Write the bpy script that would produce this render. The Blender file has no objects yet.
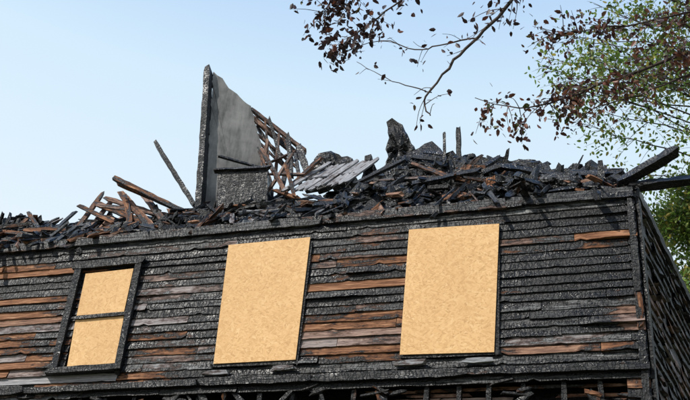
import bpy, math, random
from mathutils import Vector, Matrix, noise
random.seed(7)
rnd=random.random
def uni(a,b): return a+(b-a)*rnd()
V=Vector
# ------------------------------------------------------------------ helpers
class MB:
    """mesh builder with per-point grain coordinate, burn and tone"""
    def __init__(s): s.v=[];s.f=[];s.g=[];s.b=[];s.t=[]
    def add(s,p,g,b,t=0.0):
        s.v.append(tuple(p)); s.g.append(tuple(g)); s.b.append(b); s.t.append(t); return len(s.v)-1
    def obj(s,name,mat,parent=None,smooth=False):
        me=bpy.data.meshes.new(name); me.from_pydata(s.v,[],s.f); me.update()
        a=me.attributes.new('gc','FLOAT_VECTOR','POINT'); a.data.foreach_set('vector',[c for g in s.g for c in g])
        a=me.attributes.new('burn','FLOAT','POINT'); a.data.foreach_set('value',s.b)
        a=me.attributes.new('tone','FLOAT','POINT'); a.data.foreach_set('value',s.t)
        if smooth: me.polygons.foreach_set('use_smooth',[True]*len(me.polygons))
        me.materials.append(mat)
        o=bpy.data.objects.new(name,me); bpy.context.collection.objects.link(o)
        if parent: o.parent=parent
        return o
def empty(name):
    o=bpy.data.objects.new(name,None); bpy.context.collection.objects.link(o); return o
def plank(mb,p1,p2,w,t,burn=1,tone=0,roll=0.0,jit=0.12,face=None):
    p1=V(p1);p2=V(p2); d=p2-p1; L=d.length
    if L<1e-4: return
    d.normalize()
    ref=V((0,-1,0.5)) if face is None else V(face)
    n=(ref-d*ref.dot(d))
    if n.length<.05: n=V((1,0,0))-d*d.x
    n.normalize(); n.rotate(Matrix.Rotation(roll,3,d)); s=d.cross(n)
    k=max(2,int(L/0.09)); off=(uni(0,50),uni(0,50),uni(0,50)); prev=None
    for i in range(k+1):
        f=i/k; c=p1+d*(L*f)
        e=1.0
        if i==0 or i==k: e=uni(.5,1)
        ids=[]
        bb=burn
        for (a,b) in ((-1,-1),(1,-1),(1,1),(-1,1)):
            jj=1+uni(-jit,jit); j2=1+uni(-jit,jit)
            q=c+s*(a*w*.5*jj*e)+n*(b*t*.5*j2)+d*(uni(-.04,.04) if i in(0,k) else 0)
            ids.append(mb.add(q,(off[0]+L*f,off[1]+a*w*.5,off[2]+b*t*.5),bb,tone))
        if prev:
            for j in range(4): mb.f.append((prev[j],prev[(j+1)%4],ids[(j+1)%4],ids[j]))
        else: mb.f.append(tuple(ids[::-1]))
        prev=ids
    mb.f.append(tuple(prev))
def slab(mb,pts,th,burn=1,tone=0,sub=0.12,jit=0.02,relief=None):
    pts=[V(p) for p in pts]; n=V((0,0,0)); m=len(pts)
    for i in range(m): n+=pts[i].cross(pts[(i+1)%m])
    n.normalize()
    if n.y>0: n=-n
    out=[]
    for i in range(m):
        a=pts[i]; b=pts[(i+1)%m]; k=max(1,int((b-a).length/sub))
        for j in range(k):
            q=a.lerp(b,j/k)
            if j: q=q+V((uni(-jit,jit),0,uni(-jit,jit)))
            out.append(q)
    off=V((uni(0,50),uni(0,50),0)); c=sum(out,V())/len(out)
    rl=jit*.9 if relief is None else relief
    if rl==0: out=[q-n*((q-c).dot(n)) for q in out]
    def ring(sh,scale=1,r0=0):
        r=[]
        for q in out:
            p=c+(q-c)*(scale*(1+(uni(-.06,.06) if scale<1 else 0)))+n*(sh+uni(-r0,r0))
            r.append(mb.add(p,(off.x+p.z,off.y+p.x,p.y),burn,tone))
        return r
    rings=[ring(0),ring(rl*.3,.82,rl),ring(rl*.6,.58,rl),ring(rl*.6,.3,rl)]
    b0=ring(-th); cc=mb.add(c,(off.x+c.z,off.y+c.x,c.y),burn,tone)
    cb=mb.add(c-n*th,(off.x+c.z,off.y+c.x,c.y),burn,tone)
    k=len(out)
    for i in range(k):
        j=(i+1)%k
        for a,b in zip(rings[:-1],rings[1:]): mb.f.append((a[i],a[j],b[j],b[i]))
        mb.f.append((rings[-1][i],rings[-1][j],cc))
        f0=rings[0]; mb.f.append((f0[j],f0[i],b0[i],b0[j])); mb.f.append((b0[j],b0[i],cb))
def box(mb,a,b,burn=1,tone=0,grain='x'):
    o=uni(0,50); ids=[]
    for z in (a[2],b[2]):
        for y in (a[1],b[1]):
            for x in (a[0],b[0]):
                g=(x+o,z,y) if grain=='x' else (z+o,x,y)
                ids.append(mb.add((x,y,z),g,burn,tone))
    for f in ((0,1,3,2),(4,6,7,5),(0,4,5,1),(2,3,7,6),(0,2,6,4),(1,5,7,3)): mb.f.append(tuple(ids[i] for i in f))
# ------------------------------------------------------------------ materials
def newmat(name):
    m=bpy.data.materials.new(name); m.use_nodes=True; nt=m.node_tree
    return m,nt,nt.nodes['Principled BSDF']
def N(nt,t,**k):
    n=nt.nodes.new(t)
    for a,b in k.items(): setattr(n,a,b)
    return n
def link(nt,a,b): nt.links.new(a,b)
def math_(nt,op,a,b=None,clamp=False):
    n=N(nt,'ShaderNodeMath',operation=op,use_clamp=clamp)
    for i,x in enumerate((a,b)):
        if x is None: continue
        if isinstance(x,(int,float)): n.inputs[i].default_value=x
        else: link(nt,x,n.inputs[i])
    return n.outputs[0]
def ramp(nt,fac,stops):
    r=N(nt,'ShaderNodeValToRGB'); e=r.color_ramp.elements
    while len(e)<len(stops): e.new(.5)
    for i,(p,c) in enumerate(stops):
        e[i].position=p; e[i].color=(*c,1) if len(c)==3 else c
    link(nt,fac,r.inputs[0]); return r.outputs[0]
def mix(nt,f,a,b,blend='MIX'):
    m=N(nt,'ShaderNodeMix',data_type='RGBA',blend_type=blend)
    if isinstance(f,(int,float)): m.inputs[0].default_value=f
    else: link(nt,f,m.inputs[0])
    for i,x in ((6,a),(7,b)):
        if isinstance(x,tuple): m.inputs[i].default_value=(*x,1)
        else: link(nt,x,m.inputs[i])
    return m.outputs[2]
def noise_(nt,vec,scale,detail=4,rough=.6):
    n=N(nt,'ShaderNodeTexNoise'); n.inputs['Scale'].default_value=scale; n.inputs['Detail'].default_value=detail; n.inputs['Roughness'].default_value=rough
    link(nt,vec,n.inputs['Vector']); return n.outputs[0]
def scaled(nt,vec,s,rot=(0,0,0)):
    m=N(nt,'ShaderNodeMapping'); m.inputs['Scale'].default_value=s; m.inputs['Rotation'].default_value=rot
    link(nt,vec,m.inputs['Vector']); return m.outputs[0]
def attr(nt,name): return N(nt,'ShaderNodeAttribute',attribute_name=name)
def wood_mat(name,bumpd=.02):
    m,nt,p=newmat(name)
    g=attr(nt,'gc').outputs['Vector']; burn=attr(nt,'burn').outputs['Fac']; tone=attr(nt,'tone').outputs['Fac']
    grain=noise_(nt,scaled(nt,g,(3,55,55)),1,3,.65)
    big=noise_(nt,scaled(nt,g,(1.5,9,9)),1,3,.65)
    med=noise_(nt,scaled(nt,g,(11,24,24)),1,2,.7)
    brown=ramp(nt,grain,[(.28,(.05,.021,.012)),(.45,(.15,.067,.034)),(.6,(.27,.135,.072)),(.75,(.42,.27,.175))])
    grey=ramp(nt,grain,[(.25,(.09,.095,.105)),(.7,(.36,.37,.39))])
    wood=mix(nt,tone,brown,grey)
    md=math_(nt,'ADD',math_(nt,'MULTIPLY',med,.3),math_(nt,'MULTIPLY',grain,.7))
    char=ramp(nt,md,[(.40,(.0018,.002,.0026)),(.54,(.0045,.005,.006)),(.64,(.013,.014,.017)),(.74,(.055,.058,.065))])
    ash=math_(nt,'MULTIPLY',math_(nt,'MULTIPLY',tone,ramp(nt,big,[(.46,(0,0,0)),(.62,(1,1,1))])),ramp(nt,md,[(.45,(0,0,0)),(.58,(1,1,1))]))
    char=mix(nt,ash,char,(.22,.225,.23))
    f=math_(nt,'ADD',burn,math_(nt,'MULTIPLY',math_(nt,'SUBTRACT',big,.5),1.9))
    f=math_(nt,'ADD',f,math_(nt,'MULTIPLY',math_(nt,'SUBTRACT',med,.5),.9))
    f1=ramp(nt,f,[(.36,(0,0,0)),(.54,(1,1,1))]); f2=ramp(nt,f,[(.12,(0,0,0)),(.46,(1,1,1))])
    scorch=mix(nt,f2,wood,(.045,.019,.011))
    col=mix(nt,f1,scorch,char)
    link(nt,col,p.inputs['Base Color'])
    rg=ramp(nt,big,[(.38,(.25,)*3),(.58,(.6,)*3)]); rr=mix(nt,f1,(.78,.78,.78),rg); link(nt,rr,p.inputs['Roughness'])
    sp=mix(nt,f1,(.15,.15,.15),(.36,.36,.36)); link(nt,sp,p.inputs['Specular IOR Level'])
    vo=N(nt,'ShaderNodeTexVoronoi',feature='DISTANCE_TO_EDGE'); vo.inputs['Scale'].default_value=1
    wv=N(nt,'ShaderNodeVectorMath',operation='ADD'); sc=N(nt,'ShaderNodeVectorMath',operation='SCALE'); sc.inputs[0].default_value=(.08,.06,.06); link(nt,med,sc.inputs['Scale'])
    link(nt,g,wv.inputs[0]); link(nt,sc.outputs[0],wv.inputs[1])
    link(nt,scaled(nt,wv.outputs[0],(26,11,11)),vo.inputs['Vector'])
    cr=ramp(nt,vo.outputs['Distance'],[(0,(0,0,0)),(.12,(1,1,1))])
    h=math_(nt,'MULTIPLY',math_(nt,'MULTIPLY',cr,f1),math_(nt,'MULTIPLY',big,.85)); h=math_(nt,'ADD',h,math_(nt,'MULTIPLY',grain,.95)); h=math_(nt,'ADD',h,math_(nt,'MULTIPLY',med,.7))
    b=N(nt,'ShaderNodeBump'); b.inputs['Strength'].default_value=.8; b.inputs['Distance'].default_value=bumpd; link(nt,h,b.inputs['Height']); link(nt,b.outputs[0],p.inputs['Normal'])
    return m
WOOD=wood_mat('burnt_wood',.014)
def osb_mat():
    m,nt,p=newmat('osb_panel'); g=attr(nt,'gc').outputs['Vector']
    big=noise_(nt,g,5,2)
    da=N(nt,'ShaderNodeVectorMath',operation='ADD'); ds=N(nt,'ShaderNodeVectorMath',operation='SCALE'); ds.inputs[0].default_value=(.05,-.04,0); link(nt,big,ds.inputs['Scale']); link(nt,g,da.inputs[0]); link(nt,ds.outputs[0],da.inputs[1])
    g2=da.outputs[0]
    vals=[]
    for i,a in enumerate((.5,1.25,2.2,2.9)):
        v=N(nt,'ShaderNodeTexVoronoi'); v.inputs['Scale'].default_value=1
        link(nt,scaled(nt,scaled(nt,g2,(1,1,0),(0,0,a)),(16,62,1)),v.inputs['Vector'])
        s=N(nt,'ShaderNodeSeparateColor'); link(nt,v.outputs['Color'],s.inputs[0]); vals.append(s)
    sel=vals[3].outputs[0]
    c=mix(nt,math_(nt,'GREATER_THAN',sel,.6),vals[0].outputs[1],vals[1].outputs[1])
    c=mix(nt,math_(nt,'GREATER_THAN',vals[3].outputs[2],.7),c,vals[2].outputs[1])
    fine=noise_(nt,scaled(nt,g,(90,160,1)),1,2)
    c=mix(nt,.3,c,fine)
    col=ramp(nt,c,[(.05,(.22,.11,.04)),(.16,(.50,.295,.125)),(.5,(.62,.385,.175)),(.82,(.66,.43,.21)),(1,(.74,.56,.35))])
    b2=noise_(nt,scaled(nt,g,(1.6,.7,1)),1,3); col=mix(nt,ramp(nt,b2,[(.42,(0,0,0)),(.75,(.4,)*3)]),col,(.48,.27,.11))
    link(nt,col,p.inputs['Base Color']); p.inputs['Roughness'].default_value=.7; p.inputs['Specular IOR Level'].default_value=.25
    b=N(nt,'ShaderNodeBump'); b.inputs['Strength'].default_value=.5; b.inputs['Distance'].default_value=.003; link(nt,c,b.inputs['Height']); link(nt,b.outputs[0],p.inputs['Normal'])
    return m
OSB=osb_mat()
def sooty():
    m,nt,p=newmat('sooty_plaster'); g=attr(nt,'gc').outputs['Vector']
    a=noise_(nt,g,1.6,5,.62); b=noise_(nt,scaled(nt,g,(1.5,12,12)),1,4,.7)
    s=math_(nt,'ADD',math_(nt,'MULTIPLY',a,.65),math_(nt,'MULTIPLY',b,.35))
    link(nt,ramp(nt,s,[(.34,(.02,.02,.021)),(.42,(.085,.084,.082)),(.52,(.17,.168,.162)),(.68,(.27,.265,.255))]),p.inputs['Base Color']); p.inputs['Roughness'].default_value=.85
    bp=N(nt,'ShaderNodeBump'); bp.inputs['Strength'].default_value=.5; bp.inputs['Distance'].default_value=.012; link(nt,s,bp.inputs['Height']); link(nt,bp.outputs[0],p.inputs['Normal'])
    return m
SOOT=sooty()
def simple(name,c1,c2,scale,rough=.8):
    m,nt,p=newmat(name); tc=N(nt,'ShaderNodeTexCoord')
    n=noise_(nt,tc.outputs['Object'],scale,4); col=ramp(nt,n,[(.3,c1),(.7,c2)])
    link(nt,col,p.inputs['Base Color']); p.inputs['Roughness'].default_value=rough
    return m
def leaf_mat(name,stops,trans):
    m,nt,p=newmat(name); t=attr(nt,'tone').outputs['Fac']; col=ramp(nt,t,stops)
    link(nt,col,p.inputs['Base Color']); p.inputs['Roughness'].default_value=.5
    tr=N(nt,'ShaderNodeBsdfTranslucent'); link(nt,col,tr.inputs[0]); ms=N(nt,'ShaderNodeMixShader'); ms.inputs[0].default_value=trans
    link(nt,p.outputs[0],ms.inputs[1]); link(nt,tr.outputs[0],ms.inputs[2]); link(nt,ms.outputs[0],nt.nodes['Material Output'].inputs[0])
    return m
BARK=simple('bark',(.02,.014,.012),(.07,.05,.04),14,.9)
LEAF_D=leaf_mat('dry_backlit_leaf',[(0,(.016,.010,.012)),(.6,(.045,.020,.020)),(.85,(.19,.07,.04)),(1,(.06,.08,.02))],.3)  # near-black end paints backlit darkness into the leaf colour; red-browns are dry leaf
LEAF_G=leaf_mat('green_leaf',[(0,(.03,.06,.012)),(.5,(.09,.17,.03)),(.85,(.20,.28,.05)),(1,(.32,.27,.06))],.5)
GROUND=simple('ground_mat',(.05,.045,.025),(.09,.10,.04),.8,.95)
# ------------------------------------------------------------------ house
house=empty('burned_house')
patches=[ # x,z,rx,rz,strength : where the siding is scorched but not charred through
(-3.25,6.53,.75,.05,1.3),(-3.0,5.95,.75,.24,.8),(-3.1,6.85,.5,.25,.35),(-2.95,7.15,.35,.05,.5),
(-7.7,7.02,.9,.07,1.2),(-7.9,6.37,.8,.06,1.1),(-8.0,5.8,.8,.22,.7),(-7.4,6.6,.5,.05,.7),(-8.5,6.2,1.5,1,.2),
(-.25,6.0,.2,.14,.8),(-.95,5.67,.5,.07,.8),(-1.35,6.9,.4,.05,.5),(-5.3,5.8,.4,.15,.5),(-1.2,6.3,.6,.05,.4),(-.4,6.9,.3,.08,.3),
(-5.4,6.9,.3,.1,.2),(-7.0,5.5,1.5,.1,.5),(-5.4,6.3,.5,.3,.2)]
def burnF(x,z):
    b=.94+.40*noise.noise(V((x*.6,z*1.5,4)))
    if z>7.1: b+=(z-7.1)*.8
    for (cx,cz,rx,rz,s) in patches:
        d=((x-cx)/rx)**2+((z-cz)/rz)**2
        if d<2.2: b-=s*max(0,1-d/2.2)**.5
    return b
def clap(mb,o,dx,nrm,L,z0,z1,h,openings,seg,bf,tonef,jz=.006,miss=.03,out=.02,sbr=(-.5,.18),curl=.012):
    z=z0; k=0
    while z<z1-.02:
        hh=min(h,z1-z)
        x=-uni(0,seg[0])
        while x<L:
            ln=uni(*seg); a=max(0,x+.002); b=min(L,x+ln-.004); x+=ln
            if b<=a: continue
            spans=[(a,b)]
            for (oa,ob,za,zb) in openings:
                if z+hh*.5>za and z+hh*.5<zb:
                    ns=[]
                    for (p,q) in spans:
                        if q<=oa or p>=ob: ns.append((p,q))
                        else:
                            if p<oa: ns.append((p,oa))
                            if q>ob: ns.append((ob,q))
                    spans=ns
            sb=uni(*sbr)
            if rnd()<.55: sb=max(sb,-.05)
            tn=tonef(); so=uni(-.004,.006); sz=uni(-jz,jz); tilt=uni(-.006,.006); goff=(uni(0,30),uni(0,30))
            cu=curl*abs(random.gauss(0,1)) if rnd()<.5 else 0; cc=uni(-.5,1.5)
            if rnd()<miss: continue
            for (p,q) in spans:
                if q-p<.02: continue
                n=max(1,int((q-p)/.06)); prev=None
                for i in range(n+1):
                    xx=p+(q-p)*i/n
                    bz=noise.noise(V((xx*3,z*9,1.3)))*.006+uni(-.003,.003)
                    if rnd()<.035: bz+=uni(.005,.03)
                    bo=noise.noise(V((xx*3,z*11,7)))*.005+uni(-.0015,.0015)+cu*min(1.5,4*(i/n-cc)**2)
                    zb=z+sz+bz+tilt*(i/n-.5)
                    bb=bf(o.x+dx.x*xx,z)+sb
                    e=out+so+bo
                    base=o+dx*xx
                    pts=[(base+nrm*.003+V((0,0,z+hh+.012)),z+hh),(base+nrm*(e*.62)+V((0,0,zb+hh*.45)),z+hh*.45),(base+nrm*e+V((0,0,zb)),z),(base+nrm*.0+V((0,0,zb+.002)),z-.02)]
                    ids=[mb.add(pp,(xx+goff[0],gz+goff[1],0),bb,tn) for pp,gz in pts]
                    if prev:
                        for j in range(3): mb.f.append((prev[j],prev[j+1],ids[j+1],ids[j]))
                    prev=ids
        z+=hh; k+=1
def wallgrid(mb,o,dx,nrm,L,z0,z1,th,openings,burn=1):
    xs=sorted(set([0,L]+[min(L,max(0,v)) for op in openings for v in op[:2]])); zs=sorted(set([z0,z1]+[v for op in openings for v in op[2:]]))
    for i in range(len(xs)-1):
        for j in range(len(zs)-1):
            cx=(xs[i]+xs[i+1])/2; cz=(zs[j]+zs[j+1])/2
            if any(a<cx<b and c<cz<d for a,b,c,d in openings): continue
            ids=[]
            for zz in (zs[j],zs[j+1]):
                for dd in (0,-th):
                    for x in (xs[i],xs[i+1]):
                        ids.append(mb.add(o+dx*x+nrm*dd+V((0,0,zz)),(x,zz,dd),burn,0))
            for f in ((0,1,3,2),(4,6,7,5),(0,4,5,1),(2,3,7,6),(0,2,6,4),(1,5,7,3)): mb.f.append(tuple(ids[q] for q in f))
X0=-13.0; X1=-.135; L=X1-X0
def rx(a): return a-X0
ops=[(rx(-6.72),rx(-6.02),5.70,7.02),(rx(-4.74),rx(-3.83),5.72,7.16),(rx(-2.55),rx(-1.64),5.72,7.16),(rx(-10.6),rx(-9.7),5.72,7.1),
     (rx(-9.5),rx(-.35),4.55,5.38),
     (rx(-11.6),rx(-10.4),1.0,2.6),(rx(-8.6),rx(-7.4),1.0,2.6),(rx(-2.8),rx(-1.6),1.0,2.6),(rx(-5.6),rx(-4.6),.15,2.3)]
O=V((X0,0,0)); DX=V((1,0,0)); NF=V((0,-1,0))
mb=MB(); wallgrid(mb,O,DX,NF,L,0,7.42,.14,ops); 
SD=V((.182,.983,0)).normalized(); SN=V((SD.y,-SD.x,0)); SO=V((X1,0,0)); SL=7.0
wallgrid(mb,SO+SD*.02,SD,SN,SL,0,7.42,.14,[(1.2,2.2,1,2.5)])
BK=SO+SD*SL
box(mb,(X0,BK.y-.15,0),(BK.x-.05,BK.y,7.42)); box(mb,(X0,.15,0),(X0+.14,BK.y-.16,7.42))
mb.obj('wall_sheathing',WOOD,house)
mb=MB()
clap(mb,O,DX,NF,L,.15,7.40,.098,ops,(.7,3.2),burnF,lambda:max(0,uni(-1.0,.9)))
mb.obj('front_siding',WOOD,house)
mb=MB()
def sb(x,z): return .55+.5*noise.noise(V((x*3,z*1.5,3)))
clap(mb,SO+SD*.0,SD,SN,SL,.15,7.42,.13,[(1.2,2.2,1,2.5)],(.10,.30),sb,lambda:uni(.1,1),jz=.02,miss=.08,out=.03)
mb.obj('side_shingles',WOOD,house)
# trim, ledge, corner board
mb=MB()
x=X0
while x<-.2:
    x2=min(x+uni(2.2,4.2),-.16)
    if x2>-1: x2=-.14
    plank(mb,(x,-.035,7.45+uni(-.01,.01)),(x2-.006,-.035,7.45+uni(-.01,.01)),.12,.05,burn=.66 if x<-2.4 else 1.1,tone=.5,face=(0,-1,0),jit=.08)
    x=x2
    if x>=-.15: break
x=X0
while x<-.3:
    x2=min(x+uni(.7,2.6),-.15)
    plank(mb,(x,-.04+uni(-.01,.01),5.45+uni(-.015,.015)),(x2-.01,-.04,5.45+uni(-.015,.015)),uni(.07,.12),.07,burn=uni(.7,1.1),face=(0,-1,0),jit=.15)
    x=x2
plank(mb,(X1-.05,-.03,.1),(X1-.05,-.03,5.2),.10,.03,.9,face=(0,-1,0)); 
for (a,b,bu) in ((5.2,5.85,1),(5.86,6.25,.35),(6.26,7.38,.95)): plank(mb,(X1-.045,-.032,a),(X1-.045,-.032,b),.07,.028,bu,face=(0,-1,0),jit=.2)
plank(mb,SO+SN*.03+SD*.05+V((0,0,.1)),SO+SN*.03+SD*.05+V((0,0,7.4)),.09,.03,.9,face=SN,jit=.15)
plank(mb,SO+SN*.03+V((0,0,7.47)),SO+SD*SL+SN*.03+V((0,0,7.47)),.12,.05,.95,.4,face=SN,jit=.2)
mb.obj('trim_boards',WOOD,house)
# burnt-through band with studs and lath
mb=MB()
x=-9.4
while x<-.4:
    plank(mb,(x,.05,4.5),(x+uni(-.02,.02),.05,5.40),.05,.08,uni(.7,1.1),face=(0,-1,0),jit=.2); x+=uni(.33,.42)
z=4.6
while z<5.36:
    x=-9.4
    while x<-.4:
        l=uni(.3,1.3); x2=min(x+l,-.38)
        if rnd()<.75: plank(mb,(x,.10,z+uni(-.008,.008)),(x2,.10,z+uni(-.008,.008)),.034,.012,uni(0,.7),uni(0,.5),face=(0,-1,0),jit=.12)
        x=x2+.01
    z+=.052
for i in range(90):
    x=uni(-9.3,-.4); z=uni(4.8,5.4); plank(mb,(x,-.01,z),(x+uni(-.3,.3),-.02,z+uni(-.25,.1)),uni(.03,.09),.02,uni(.3,1.1))
box(mb,(-9.5,.3,4.5),(-.3,.34,5.44))
mb.obj('exposed_lath',WOOD,house)
# interior floor decks
mb=MB(); box(mb,(X0+.15,.15,7.28),(X1-.1,BK.y-.2,7.40)); box(mb,(X0+.15,.36,4.3),(X1-.1,BK.y-.2,4.44)); box(mb,(X0+.15,1.2,4.45),(X1-.1,1.3,7.27)); box(mb,(X0+.15,1.2,.05),(X1-.1,1.3,4.29)); mb.obj('floor_decks',WOOD,house)
# windows
def osb(name,c,th=.012,y=-.045):
    """c: four corners x,z (tl,tr,br,bl)"""
    mb=MB(); n=8; off=(uni(0,20),uni(0,20)); warp=uni(-.008,.008); grid=[]
    for s in (0,1):
        G=[]
        for j in range(n+1):
            row=[]
            for i in range(n+1):
                u=i/n; v=j/n
                xt=c[0][0]+(c[1][0]-c[0][0])*u; zt=c[0][1]+(c[1][1]-c[0][1])*u; xb=c[3][0]+(c[2][0]-c[3][0])*u; zb=c[3][1]+(c[2][1]-c[3][1])*u
                X=xt+(xb-xt)*v; Z=zt+(zb-zt)*v
                Y=y-th*s+warp*math.sin(u*3.1)*math.sin(v*2+1)
                row.append(mb.add((X,Y,Z),(X+off[0],Z+off[1],0),0,0))
            G.append(row)
        grid.append(G)
    for s in (0,1):
        for j in range(n):
            for i in range(n):
                q=grid[s]; mb.f.append((q[j][i],q[j][i+1],q[j+1][i+1],q[j+1][i]))
    A,B=grid
    for i in range(n):
        mb.f.append((A[0][i],A[0][i+1],B[0][i+1],B[0][i])); mb.f.append((A[n][i],A[n][i+1],B[n][i+1],B[n][i]))
        mb.f.append((A[i][0],A[i+1][0],B[i+1][0],B[i][0])); mb.f.append((A[i][n],A[i+1][n],B[i+1][n],B[i][n]))
    mb.obj(name,OSB,house)
osb('osb_board',[(-4.82,7.21),(-3.78,7.22),(-3.775,5.68),(-4.75,5.675)])
osb('osb_board',[(-2.59,7.205),(-1.57,7.18),(-1.62,5.66),(-2.61,5.68)])
osb('osb_board',[(-6.74,6.98),(-6.07,7.0),(-6.06,6.40),(-6.71,6.38)],y=-.03)
osb('osb_board',[(-6.71,6.345),(-6.05,6.36),(-6.01,5.75),(-6.66,5.73)],y=-.03)
osb('osb_board',[(-10.7,7.2),(-9.6,7.2),(-9.6,5.6),(-10.7,5.6)])
for a in (-11.7,-8.7,-2.9): osb('osb_board',[(a,2.7),(a+1.4,2.7),(a+1.4,.95),(a,.95)])
osb('osb_board',[(-5.7,2.35),(-4.5,2.35),(-4.5,.12),(-5.7,.12)])
mb=MB()
fy=(0,-1,0)
def fr(x1,z1,x2,z2,w,b=1.0,y=-.05,t=.05): plank(mb,(x1,y,z1),(x2,y,z2),w,t,b,face=fy,jit=.08)
fr(-6.82,5.62,-6.85,7.12,.09); fr(-5.96,5.62,-6.0,7.12,.085); fr(-6.92,7.09,-5.92,7.1,.10,y=-.058); fr(-6.9,5.66,-5.9,5.68,.07,y=-.075,t=.09)
fr(-6.76,6.36,-6.02,6.375,.045,y=-.055,t=.03)
for (a,b) in ((-4.80,-3.76),(-2.62,-1.58)):
    fr(b-.01,5.64,b-.01,7.18,.04,y=-.026,t=.03)
    fr(a+.02,5.665,b+.0,5.665,.05,y=-.028,t=.03)
mb.obj('window_frames',WOOD,house)
mb=MB()
for (a,b,z) in ((-4.83,-4.55,5.565),(-4.03,-3.76,5.58),(-2.64,-2.34,5.575),(-1.93,-1.62,5.575)):
    plank(mb,(a,-.06,z),(b,-.06,z+uni(-.01,.01)),.055,.04,.25,1.0,face=fy,jit=.15)
mb.obj('sill_remnants',WOOD,house)
# ------------------------------------------------------------------ roof remains
mnd=[(-13.5,8.8),(-9.49,8.84),(-8.74,8.66),(-8.1,8.55),(-7.18,8.5),(-6.04,8.45),(-5.0,8.70),(-4.6,8.6),(-4.12,8.6),(-3.6,8.78),(-3.12,8.96),(-2.3,8.94),(-1.27,8.68),(-.45,8.46),(-.14,7.6)]
def H(x):
    for i in range(len(mnd)-1):
        if mnd[i][0]<=x<=mnd[i+1][0]:
            f=(x-mnd[i][0])/(mnd[i+1][0]-mnd[i][0]); return mnd[i][1]*(1-f)+mnd[i+1][1]*f
    return mnd[-1][1]
def mz(x,y):
    p=min(1,max(0,y/1.2))**.85
    z=7.46+(H(x)-7.50)*p
    if y>1.2: z-=(y-1.2)*.45
    e=min(1,y/.3)
    z+=e*(.28*noise.noise(V((x*2.0,y*2.0,0)))+.15*noise.noise(V((x*6,y*6,5)))+.08*noise.noise(V((x*17,y*14,9))))
    return max(7.41,z)
mb=MB(); nx=int((X1-.05-X0)/.06); ny=48; idx=[]
for i in range(nx+1):
    x=X0+.02+(X1-.07-X0)*i/nx; row=[]
    for j in range(ny+1):
        y=.0+.06*j; row.append(mb.add((x+uni(-.02,.02),y+uni(-.015,.015)*(j>0),mz(x,y)+uni(-.015,.015)),(x,y+3,0),1.05,0))
    idx.append(row)
for i in range(nx):
    for j in range(ny): mb.f.append((idx[i][j],idx[i+1][j],idx[i+1][j+1],idx[i][j+1]))
mb.obj('collapsed_roof_heap',WOOD,house)
mb=MB()
def panelzone(x,y): return -4.65<x<-3.5 and y>.45
for i in range(1500):
    x=uni(-9.8,-.25); y=abs(random.gauss(0,1))*.75+.03
    if y>2.2 or (panelzone(x,y) and y<1.3 and rnd()<.85): continue
    z=mz(x,y)+uni(-.03,.07)
    az=random.gauss(0,.7) if rnd()<.6 else random.gauss(1.57,.5)
    el=random.gauss(.05,.32); l=uni(.1,.32) if rnd()<.75 else uni(.32,.8)
    d=V((math.cos(az)*math.cos(el),math.sin(az)*math.cos(el),math.sin(el)))*l*.5
    d.z+=d.y*.7
    c=V((x,y,z)); left=x<-5.6
    r=rnd(); bu,to=uni(.9,1.2),uni(0,.25)
    if r<(.32 if left else .13): bu,to=uni(.0,.5),uni(0,.25)
    elif r<(.38 if left else .20): bu,to=uni(.3,.6),uni(.6,1)
    if -5.4<x<-3.3 and rnd()<.15: bu,to=uni(.1,.5),1
    if (c-d).z<7.44: c.z+=.08
    plank(mb,c-d,c+d,uni(.018,.10),uni(.012,.05),bu,to,roll=random.gauss(0,.7),jit=.22)
# broken sheathing and lumpy charred masses lying on the heap
for i in range(270):
    x=uni(-9.5,-.45) if rnd()<.5 else uni(-3.5,-.45); y=uni(.15,1.35); z=mz(x,y)+uni(-.02,.1); s=uni(.06,.2) if x<-5 else uni(.08,.26)
    lump=rnd()<.5 and x>-5.2
    tl=random.gauss(.9,.5); yw=random.gauss(0,.8); ax=uni(0,6.28); pts=[]; m=random.choice((4,4,5)) if not lump else random.choice((5,6,7))
    for k in range(m):
        a=ax+k*6.283/m; q=V((math.cos(a)*s*uni(.7,1.2),math.sin(a)*s*(uni(.3,.6) if not lump else uni(.5,.9)),0)); q.rotate(Matrix.Rotation(tl,3,'X')); q.rotate(Matrix.Rotation(yw,3,'Y')); pts.append(V((x,y,z))+q)
    r=rnd()
    if panelzone(x,y): continue
    slab(mb,pts,uni(.05,.16) if lump else uni(.015,.05),uni(.95,1.3) if r<.87 or lump else uni(.2,.5),uni(0,.3) if r<.93 else 1,sub=.06,jit=.02 if lump else .012,relief=s*.16 if lump else None)
for i in range(60):
    x=uni(-5,-.4) if rnd()<.75 else uni(-9.3,-5.5); y=uni(.6,1.2); z=mz(x,y); l=uni(.08,.26)
    if panelzone(x,y): continue
    plank(mb,(x,y,z-.1),(x+uni(-.15,.15),y+uni(-.1,.1),z+l),uni(.02,.10),uni(.03,.06),uni(.9,1.2),0,roll=uni(-1,1),jit=.3)
for i in range(450):
    x=uni(-9.5,-.3); y=uni(.05,1.3); z=mz(x,y)+.02; s=uni(.04,.12); ax=uni(0,6.28)
    pts=[]; tl=uni(-.6,.6)
    for k in range(5):
        a=ax+k*1.257; q=V((math.cos(a)*s*uni(.6,1.1),math.sin(a)*s*uni(.5,.9),0)); q.rotate(Matrix.Rotation(tl+.6,3,'X')); pts.append(V((x,y,z))+q)
    slab(mb,pts,.008,uni(.8,1.2) if rnd()<.88 else .3,uni(0,.5),sub=1,jit=.004)
mb.obj('loose_debris',WOOD,house)
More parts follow.
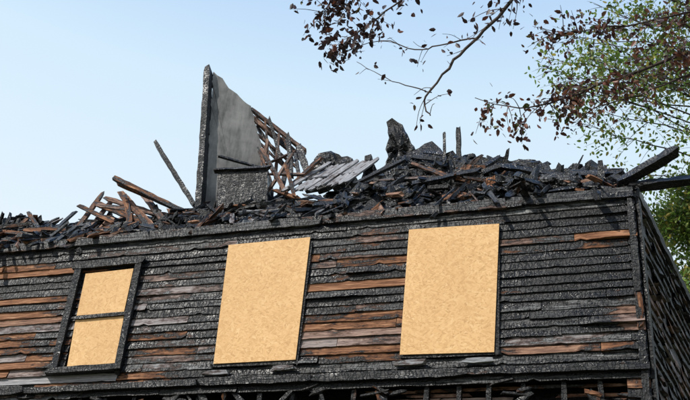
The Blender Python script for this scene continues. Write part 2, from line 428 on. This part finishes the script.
T=[(-6.76,.8,9.61,-5.90,.8,8.42,.06,.06,.85,0),
(-7.10,.5,8.83,-5.63,.6,8.03,.075,.05,.45,0),(-7.08,.6,8.79,-5.89,.7,8.23,.05,.04,.55,0),
(-7.53,.5,7.92,-7.52,.9,8.88,.08,.03,.3,.2),(-7.33,.5,7.90,-7.33,.9,8.74,.07,.03,.3,.3),(-7.87,.4,7.83,-7.83,.8,8.53,.06,.03,.9,0),
(-8.47,.6,8.47,-7.81,.4,7.78,.06,.04,.7,0),(-8.67,.4,8.04,-7.63,.4,7.84,.08,.03,.4,0),
(-7.40,.7,8.54,-6.20,.7,8.24,.09,.02,.3,.3),(-7.38,.8,8.72,-6.10,.7,8.15,.09,.02,.25,.2),(-7.23,.9,8.87,-6.34,.5,7.98,.1,.02,.35,.1),(-6.90,.9,8.86,-6.12,.5,8.00,.09,.02,.35,.3),
(-7.5,.75,8.62,-6.5,.6,8.1,.1,.02,.4,0),(-7.05,.8,8.72,-6.6,.45,7.95,.08,.02,.5,0),(-7.65,.6,8.5,-7.0,.6,8.15,.07,.02,.3,0),
(-5.08,.9,9.33,-4.50,.7,8.38,.06,.04,.4,.2),(-4.54,.7,8.43,-4.20,1.0,9.16,.06,.04,.35,.1),(-4.69,.7,8.48,-4.26,.6,8.21,.06,.03,.2,0),
(-5.16,1.2,9.73,-5.18,1.2,9.20,.05,.04,.4,.3),(-5.60,1.3,10.47,-4.71,1.6,9.74,.06,.05,.3,.3),(-5.51,1.3,10.24,-4.76,1.6,9.60,.055,.05,.35,.2),
(-5.56,1.35,10.36,-4.9,1.65,9.82,.035,.03,.2,.3),(-5.45,1.33,10.0,-4.85,1.6,9.5,.04,.03,.3,.3),(-5.4,1.3,9.85,-4.95,1.5,9.4,.03,.03,.25,.4),(-5.3,1.3,10.15,-5.15,1.3,9.45,.03,.03,.3,.2),(-5.1,1.4,10.0,-5.05,1.4,9.2,.04,.03,.4,.4),(-5.35,1.3,9.3,-4.8,1.4,9.62,.035,.03,.3,.3),(-5.3,1.2,9.6,-4.95,1.1,8.9,.04,.03,.35,.2),
(-5.45,1.35,10.12,-4.9,1.6,9.35,.05,.04,.8,0),(-5.3,1.4,10.3,-5.0,1.4,9.5,.05,.04,.75,0),
(-4.78,1.2,9.33,-4.69,.9,8.61,.06,.04,.5,.2),(-5.08,1.5,10.01,-4.81,1.4,9.47,.04,.04,.5,0),
(-4.95,1.4,9.95,-4.75,1.3,9.1,.06,.05,1,0),(-4.8,1.5,9.78,-4.55,1.4,9.2,.10,.05,1,0),
(-4.9,.9,8.9,-4.35,.8,8.75,.05,.03,.4,.3),(-4.85,.8,8.5,-4.6,.9,9.2,.045,.03,.3,.4),(-4.6,1.0,9.25,-4.35,.8,8.5,.05,.03,.9,0),
(-2.49,1.0,9.33,-2.46,1.0,8.7,.035,.03,1,0),(-2.30,1.0,9.40,-2.27,1.0,8.5,.06,.05,1,0),
(-2.60,.6,8.50,-2.04,.45,8.12,.05,.03,.35,0),(-2.80,.6,8.6,-2.29,.45,8.22,.05,.03,.4,.2),(-3.2,.55,8.35,-2.5,.5,8.28,.05,.03,.4,.6),
(-3.5,.5,8.3,-2.9,.7,8.75,.06,.04,1.1,0),(-2.2,.5,8.15,-1.7,.8,8.7,.07,.04,1.1,0),(-3.0,.4,8.1,-1.9,.5,8.3,.09,.06,1.1,0),(-1.7,.5,8.35,-.9,.5,8.1,.08,.05,1.1,0),
(-.30,.12,7.66,.35,-.1,7.88,.11,.10,1.1,0),(-.16,.1,7.60,.62,.1,7.62,.09,.09,1.1,0),
(-.48,.4,8.18,-.47,.4,7.7,.075,.06,1,0),(-1.14,.7,8.43,-.96,.5,7.80,.08,.04,1,0),(-.96,.6,8.18,-.25,.5,8.08,.11,.05,1,0),(-1.96,.8,8.50,-1.46,.8,8.54,.12,.05,1,0),
(-1.9,.4,7.95,-1.3,.3,7.85,.06,.04,.4,.3),(-.35,.3,7.9,-.1,.1,7.55,.08,.06,1,0),(-4.1,.4,8.0,-3.2,.35,7.95,.07,.03,.9,.8),
(-5.4,.4,7.85,-4.3,.3,7.9,.07,.03,.5,.5)]
mb=MB()
for t in T: plank(mb,t[:3],t[3:6],t[6],t[7],t[8],t[9],jit=.15)
mb.obj('fallen_timbers',WOOD,house)
mb=MB()
for i in range(12):
    f=i/11; e=uni(-.05,.05); plank(mb,(-4.52+.86*f,.58-.008*(i%2),8.36+.02*f+e),(-4.25+.78*f,1.26-.008*(i%2),9.20+.01*f+e),.055,.028,.0+.12*rnd(),.95,face=(0,-.75,.65),roll=.28,jit=.04)
plank(mb,(-4.45,.85,8.70),(-3.55,.85,8.72),.04,.02,1); plank(mb,(-4.62,.75,8.95),(-4.30,.5,8.2),.05,.03,.35)
mb.obj('slatted_roof_panel',WOOD,house)
mb=MB()
slab(mb,[(-6.10,.88,10.91),(-5.98,.98,10.82),(-5.85,1.0,10.66),(-5.69,1.1,10.54),(-5.53,1.2,10.42),(-5.42,1.25,10.08),(-5.28,1.3,9.64),(-5.15,1.35,9.21),(-5.07,1.35,7.5),(-5.69,.88,7.5)],.05,.72,1.0,jit=.02,sub=.07,relief=0)
mb.obj('standing_gable_fragment',SOOT,house)
mb=MB()
plank(mb,(-6.15,.82,10.94),(-5.74,.82,7.7),.09,.14,1.1,0,face=(0,-1,0),jit=.1)
plank(mb,(-5.72,.86,9.28),(-5.1,1.2,9.2),.04,.03,1.1)
mb.obj('gable_fragment_post',WOOD,house)
mb=MB()
slab(mb,[(-5.53,.6,8.80),(-4.86,.75,8.86),(-4.78,.72,8.3),(-5.45,.6,8.2)],.5,1.5,0,jit=.01,sub=.08,relief=0)
plank(mb,(-5.56,.6,8.83),(-4.84,.74,8.88),.05,.06,.8,.8)
mb.obj('charred_vent_box',WOOD,house)
mb=MB()
slab(mb,[(-3.61,1,8.64),(-3.45,1,8.82),(-2.73,1.3,9.45),(-2.61,1.3,9.31),(-2.36,1.2,8.91),(-2.31,1,8.3),(-3.04,1,8.2)],.05,1.4,relief=.012)
for i in range(6): 
    f=i/7; plank(mb,(-3.45+.13*i,.97+.03*i,8.66+.10*i),(-2.52+.0*i,1.12,8.58+.10*i),.10,.02,1.3,jit=.2)
slab(mb,[(-3.68,1.2,8.7),(-3.65,1.2,9.25),(-3.56,1.2,9.27),(-3.40,1.2,8.8)],.06,1.4)
slab(mb,[(-3.36,1.3,8.9),(-3.38,1.3,9.77),(-3.41,1.3,9.88),(-3.33,1.3,9.94),(-3.24,1.3,9.85),(-3.14,1.3,9.70),(-3.06,1.3,9.55),(-2.96,1.3,9.33),(-2.96,1.3,8.9)],.2,1.4,jit=.025,sub=.08,relief=.045)
slab(mb,[(-4.56,1.35,8.9),(-4.56,1.35,9.23),(-4.40,1.35,9.5),(-4.22,1.35,9.52),(-4.09,1.35,9.44),(-3.88,1.35,9.34),(-3.80,1.35,8.9)],.12,1.4,jit=.04,sub=.07,relief=.04)
slab(mb,[(-2.08,.8,8.0),(-2.12,.9,8.76),(-1.98,.9,8.82),(-1.80,.9,8.66),(-1.71,.8,8.0)],.1,1.4,jit=.03,sub=.08,relief=.04)
slab(mb,[(-1.63,.7,8.0),(-1.48,.8,8.64),(-1.22,.8,8.58),(-1.10,.8,8.37),(-.98,.7,7.9)],.1,1.4,jit=.03,sub=.08,relief=.04)
slab(mb,[(-.98,.7,7.9),(-.85,.7,8.33),(-.50,.7,8.34),(-.42,.7,7.8)],.1,1.4,jit=.03,sub=.08,relief=.04)
slab(mb,[(-.38,.5,7.6),(-.41,.5,8.13),(-.25,.5,8.14),(-.15,.5,7.6)],.08,1.4,jit=.02,sub=.08,relief=.03)
mb.obj('charred_roof_panels',WOOD,house)
mb=MB(); slab(mb,[(-1.82,.35,7.92),(-1.80,.37,8.10),(-1.70,.37,8.13),(-1.66,.35,7.95)],.05,-.2,0,sub=.05,jit=.015); mb.obj('raw_wood_chunk',WOOD,house)
# ------------------------------------------------------------------ trees
def tube(mb,pts,r0,r1,sides=7,wob=.0):
    pts=[V(p) for p in pts]
    P=[]
    for i in range(len(pts)-1):
        a=pts[max(0,i-1)];b=pts[i];c=pts[i+1];d=pts[min(len(pts)-1,i+2)]
        for k in range(4):
            t=k/4; P.append(.5*((2*b)+(c-a)*t+(2*a-5*b+4*c-d)*t*t+(3*b-a-3*c+d)*t**3)+V((uni(-wob,wob),uni(-wob,wob),uni(-wob,wob))))
    P.append(pts[-1]); prev=None; n=len(P)
    for i,p in enumerate(P):
        d=(P[min(n-1,i+1)]-P[max(0,i-1)]).normalized(); s=d.cross(V((.3,.2,1))).normalized(); u=s.cross(d)
        r=r0+(r1-r0)*i/(n-1); r*=uni(.9,1.1)
        ids=[mb.add(p+(s*math.cos(a)+u*math.sin(a))*r,(0,0,0),0,0) for a in [6.2832*k/sides for k in range(sides)]]
        if prev:
            for j in range(sides): mb.f.append((prev[j],prev[(j+1)%sides],ids[(j+1)%sides],ids[j]))
        prev=ids
    return P
def leaf(mb,c,size,tone):
    a=V((random.gauss(0,1),random.gauss(0,1),random.gauss(0,1)-.6)).normalized(); b=a.cross(V((rnd()-.5,rnd()-.5,rnd()-.5))).normalized(); n=a.cross(b)
    w=size*.26; pts=[c,c+a*size*.3+b*w+n*size*.07,c+a*size*.7+b*w*.8+n*size*.05,c+a*size,c+a*size*.7-b*w*.8+n*size*.05,c+a*size*.3-b*w+n*size*.07]
    i=[mb.add(p,(0,0,0),0,tone) for p in pts]
    mb.f.append((i[0],i[1],i[2],i[3])); mb.f.append((i[0],i[3],i[4],i[5]))
def twigs(wb,lb,P,n,ln,nleaf,size,tonef,lo=.2,spread=.08):
    for _ in range(n):
        k=int(uni(lo,.999)*(len(P)-1)); p=P[k]
        d=(P[min(len(P)-1,k+1)]-P[max(0,k-1)]).normalized()*uni(.2,1)+V((random.gauss(0,.55),random.gauss(0,.55),random.gauss(-.15,.5)))
        d.normalize(); l=uni(.4,1)*ln; q=p+d*l*.5+V((uni(-.02,.02),0,uni(-.02,.02))); e=p+d*l+V((0,0,-l*.15))
        tube(wb,[p,q,e],.0042*min(ln,.5)/.3,.0016,3)
        m=int(nleaf*uni(.3,1.4))
        for _ in range(m):
            c=p.lerp(e,uni(.45,1.05))+V((random.gauss(0,spread*.5),random.gauss(0,spread*.5),random.gauss(0,spread*.5)))
            leaf(lb,c,size*uni(.6,1.25),tonef(c))
def Y(pts,ys): return [(p[0],y,p[1]) for p,y in zip(pts,ys)]
t1=empty('overhanging_tree'); wb=MB(); lb=MB()
tube(wb,[(3.6,-4.6,-.1),(3.5,-4.5,2),(3.6,-4.3,4),(3.3,-4.1,6),(3.2,-3.9,8.2),(3.3,-3.8,10.5)],.26,.09,12)
tube(wb,[(3.35,-4.1,5.8),(2.6,-3.6,7.4),(1.5,-3.2,8.6),(.3,-3.2,8.9),(-1.1,-3.3,8.5),(-1.8,-3.3,8.2)],.10,.02,8,.02)
tube(wb,[(.3,-3.2,8.9),(-.1,-3.2,8.5),(-.49,-3.3,7.89)],.04,.020,7,.01)
tube(wb,[(-1.0,-3.3,8.5),(-1.25,-3.35,8.2),(-1.49,-3.4,7.78)],.02,.012,6)
tube(wb,[(-1.8,-3.3,8.2),(-2.07,-3.3,8.02)],.015,.010,6)
tube(wb,[(3.3,-4.1,5.2),(2.2,-3.2,6.6),(1.3,-2.7,7.1),(.85,-2.6,7.25)],.07,.02,7,.01)
tube(wb,[(2.2,-3.2,6.6),(1.5,-2.8,7.4),(.89,-2.6,7.57)],.035,.014,7)
tube(wb,[(2.0,-3.1,6.7),(1.4,-2.7,6.8),(.79,-2.6,6.83)],.03,.012,7)
def dk(c): return min(1,max(0,random.gauss(.38,.22)))
def dr(c): return min(1,max(0,random.gauss(.74,.18)))
B1=tube(wb,Y([(-.49,7.89),(-.73,7.43),(-.92,7.01),(-1.13,6.74),(-1.31,6.54),(-1.48,6.29),(-1.53,6.15),(-1.48,6.03)],[-3.3,-3.4,-3.5,-3.5,-3.5,-3.5,-3.5,-3.5]),.018,.005,7,.010)
B1b=tube(wb,Y([(-1.13,6.74),(-1.43,6.72),(-1.66,6.80),(-1.96,6.96),(-2.35,6.87)],[-3.5,-3.5,-3.4,-3.4,-3.4]),.007,.003,5,.008)
B1c=tube(wb,Y([(-1.49,7.78),(-1.74,7.46),(-2.0,7.22),(-2.23,7.04),(-2.32,6.92)],[-3.4]*5),.011,.003,6,.008)
B1d=tube(wb,Y([(-1.48,6.25),(-1.69,6.36),(-1.90,6.49),(-2.11,6.67)],[-3.5]*4),.005,.002,5,.006)
B1e=tube(wb,Y([(-2.07,8.02),(-2.30,7.71),(-2.44,7.52),(-2.60,7.50)],[-3.3]*4),.009,.004,6,.006)
B2=tube(wb,Y([(.85,7.25),(.43,6.91),(.04,6.63),(-.27,6.53),(-.58,6.43),(-.89,6.40),(-1.25,6.56)],[-2.6,-2.8,-3,-3,-3,-3,-3]),.017,.003,7,.010)
B3=tube(wb,Y([(.89,7.57),(.55,7.34),(.08,7.12),(-.31,7.11),(-.68,7.13)],[-2.6,-2.8,-3,-3,-3]),.013,.003,7,.010)
B4=tube(wb,Y([(.79,6.83),(.41,6.68),(.02,6.38),(-.28,6.33),(-.47,6.17)],[-2.6,-2.8,-3,-3,-3]),.010,.003,7,.010)
twigs(wb,lb,B1e,24,.30,14,.07,dk,.3,.10)
twigs(wb,lb,B1c,26,.27,12,.065,dk,.1,.08)
twigs(wb,lb,B1b,10,.22,5,.06,dk,.1,.07)
twigs(wb,lb,B1,10,.28,4,.055,dk,.1,.08)
twigs(wb,lb,B1[:10],20,.36,11,.06,dk,.0,.10)
twigs(wb,lb,B1d,3,.2,2,.05,dk,.2,.06)
twigs(wb,lb,B2,66,.30,14,.055,dr,.15,.09)
twigs(wb,lb,B3,52,.32,12,.055,dr,.1,.10)
twigs(wb,lb,B4,26,.25,8,.05,dr,.1,.09)
for k in range(26):
    a=uni(-1.9,1.4); s=V((3.25,-4.0,uni(5.5,10))); e=s+V((math.cos(a)*uni(1.2,3),math.sin(a)*uni(1.2,2.6),uni(.6,2.2)))
    P=tube(wb,[s,s.lerp(e,.5)+V((0,0,.2)),e],.04,.008,6,.02); twigs(wb,lb,P,22,.6,9,.1,dr,.3,.22)
wb.obj('trunk_and_branches',BARK,t1,True); lb.obj('leaves',LEAF_D,t1)
t2=empty('green_tree'); wb=MB(); lb=MB()
tube(wb,[(4.6,7.5,-.1),(4.5,7.5,4),(4.2,7.4,8),(4.0,7.3,12),(3.6,7.2,16),(3.4,7.1,19)],.38,.06,12)
def gt(c): return min(1,max(0,random.gauss(.70,.22)))
ends=[]
for k in range(125):
    r=rnd()
    if r<.28: e=V((uni(-1.7,1.2),uni(5.2,6.8),uni(12.6,16.6))); n=.75
    elif r<.72: e=V((uni(-.1,1.9),uni(7.2,9),uni(8.8,12.8))); n=1.6
    else: e=V((uni(1,7.5),uni(4.5,10.5),uni(8.5,19))); n=.9
    if e.x<0 and e.z<13.3 and r<.28: e.z+=.9
    ends.append((e,n))
for e,n in ends:
    s=V((4.1,7.35,max(5,min(17.5,e.z-uni(1.5,3))))); m=s.lerp(e,.5)+V((uni(-.3,.3),uni(-.4,.4),uni(.2,.8))); m2=s.lerp(e,.8)+V((uni(-.2,.2),uni(-.2,.2),uni(0,.3)))
    P=tube(wb,[s,m,m2,e],.024,.004,5,.04); twigs(wb,lb,P,int(26*n),.75,int(12*n),.10,gt,.5,.24)
wb.obj('trunk_and_limbs',BARK,t2,True); lb.obj('leaves',LEAF_G,t2)
# ------------------------------------------------------------------ ground
mb=MB(); n=40; R_=400
gi=[[mb.add(((i/n-.5)*2*R_,(j/n-.5)*2*R_,0),(0,0,0),0,0) for i in range(n+1)] for j in range(n+1)]
for j in range(n):
    for i in range(n): mb.f.append((gi[j][i],gi[j][i+1],gi[j+1][i+1],gi[j+1][i]))
mb.obj('ground',GROUND)
# ------------------------------------------------------------------ light, sky, camera
el=math.radians(44); az=math.radians(214)
sd=V((math.sin(az)*math.cos(el),math.cos(az)*math.cos(el),math.sin(el)))
ld=bpy.data.lights.new('sun','SUN'); ld.energy=5.0; ld.angle=math.radians(.5); ld.color=(1,.95,.87)
lo=bpy.data.objects.new('sun',ld); bpy.context.collection.objects.link(lo); lo.rotation_euler=sd.to_track_quat('Z','Y').to_euler()
w=bpy.data.worlds.new('World'); bpy.context.scene.world=w; w.use_nodes=True; nt=w.node_tree
sk=nt.nodes.new('ShaderNodeTexSky'); sk.sky_type='NISHITA'; sk.sun_disc=False; sk.sun_elevation=el; sk.sun_rotation=az; sk.air_density=1.0; sk.dust_density=3.5; sk.ozone_density=1.0
# bright summer haze added to the clear-sky model, thicker towards the horizon
tc=N(nt,'ShaderNodeTexCoord'); sx=N(nt,'ShaderNodeSeparateXYZ'); link(nt,tc.outputs['Generated'],sx.inputs[0])
hz=ramp(nt,sx.outputs[2],[(.0,(.97,.99,1)),(.45,(.82,.93,1)),(.62,(.68,.86,1)),(.8,(.30,.52,.9)),(1,(.18,.36,.75))])
hs=N(nt,'ShaderNodeVectorMath',operation='SCALE'); hs.inputs['Scale'].default_value=7.7; link(nt,hz,hs.inputs[0])
mx=mix(nt,.88,sk.outputs[0],hs.outputs[0])
link(nt,mx,nt.nodes['Background'].inputs[0]); nt.nodes['Background'].inputs[1].default_value=.14
cd=bpy.data.cameras.new('camera'); co=bpy.data.objects.new('camera',cd); bpy.context.collection.objects.link(co); bpy.context.scene.camera=co
cd.sensor_width=36; cd.lens=50.1; cd.clip_end=2000
R=V((0.9495,0.3014,0.0867)); U=V((0.0935,-0.5363,0.8391)); B=-V((-0.2993,0.7884,0.5370))
co.matrix_world=Matrix(((R.x,U.x,B.x,0),(R.y,U.y,B.y,-9),(R.z,U.z,B.z,1.6),(0,0,0,1)))
sc=bpy.context.scene; sc.view_settings.view_transform='Standard'; sc.view_settings.look='None'; sc.view_settings.exposure=0
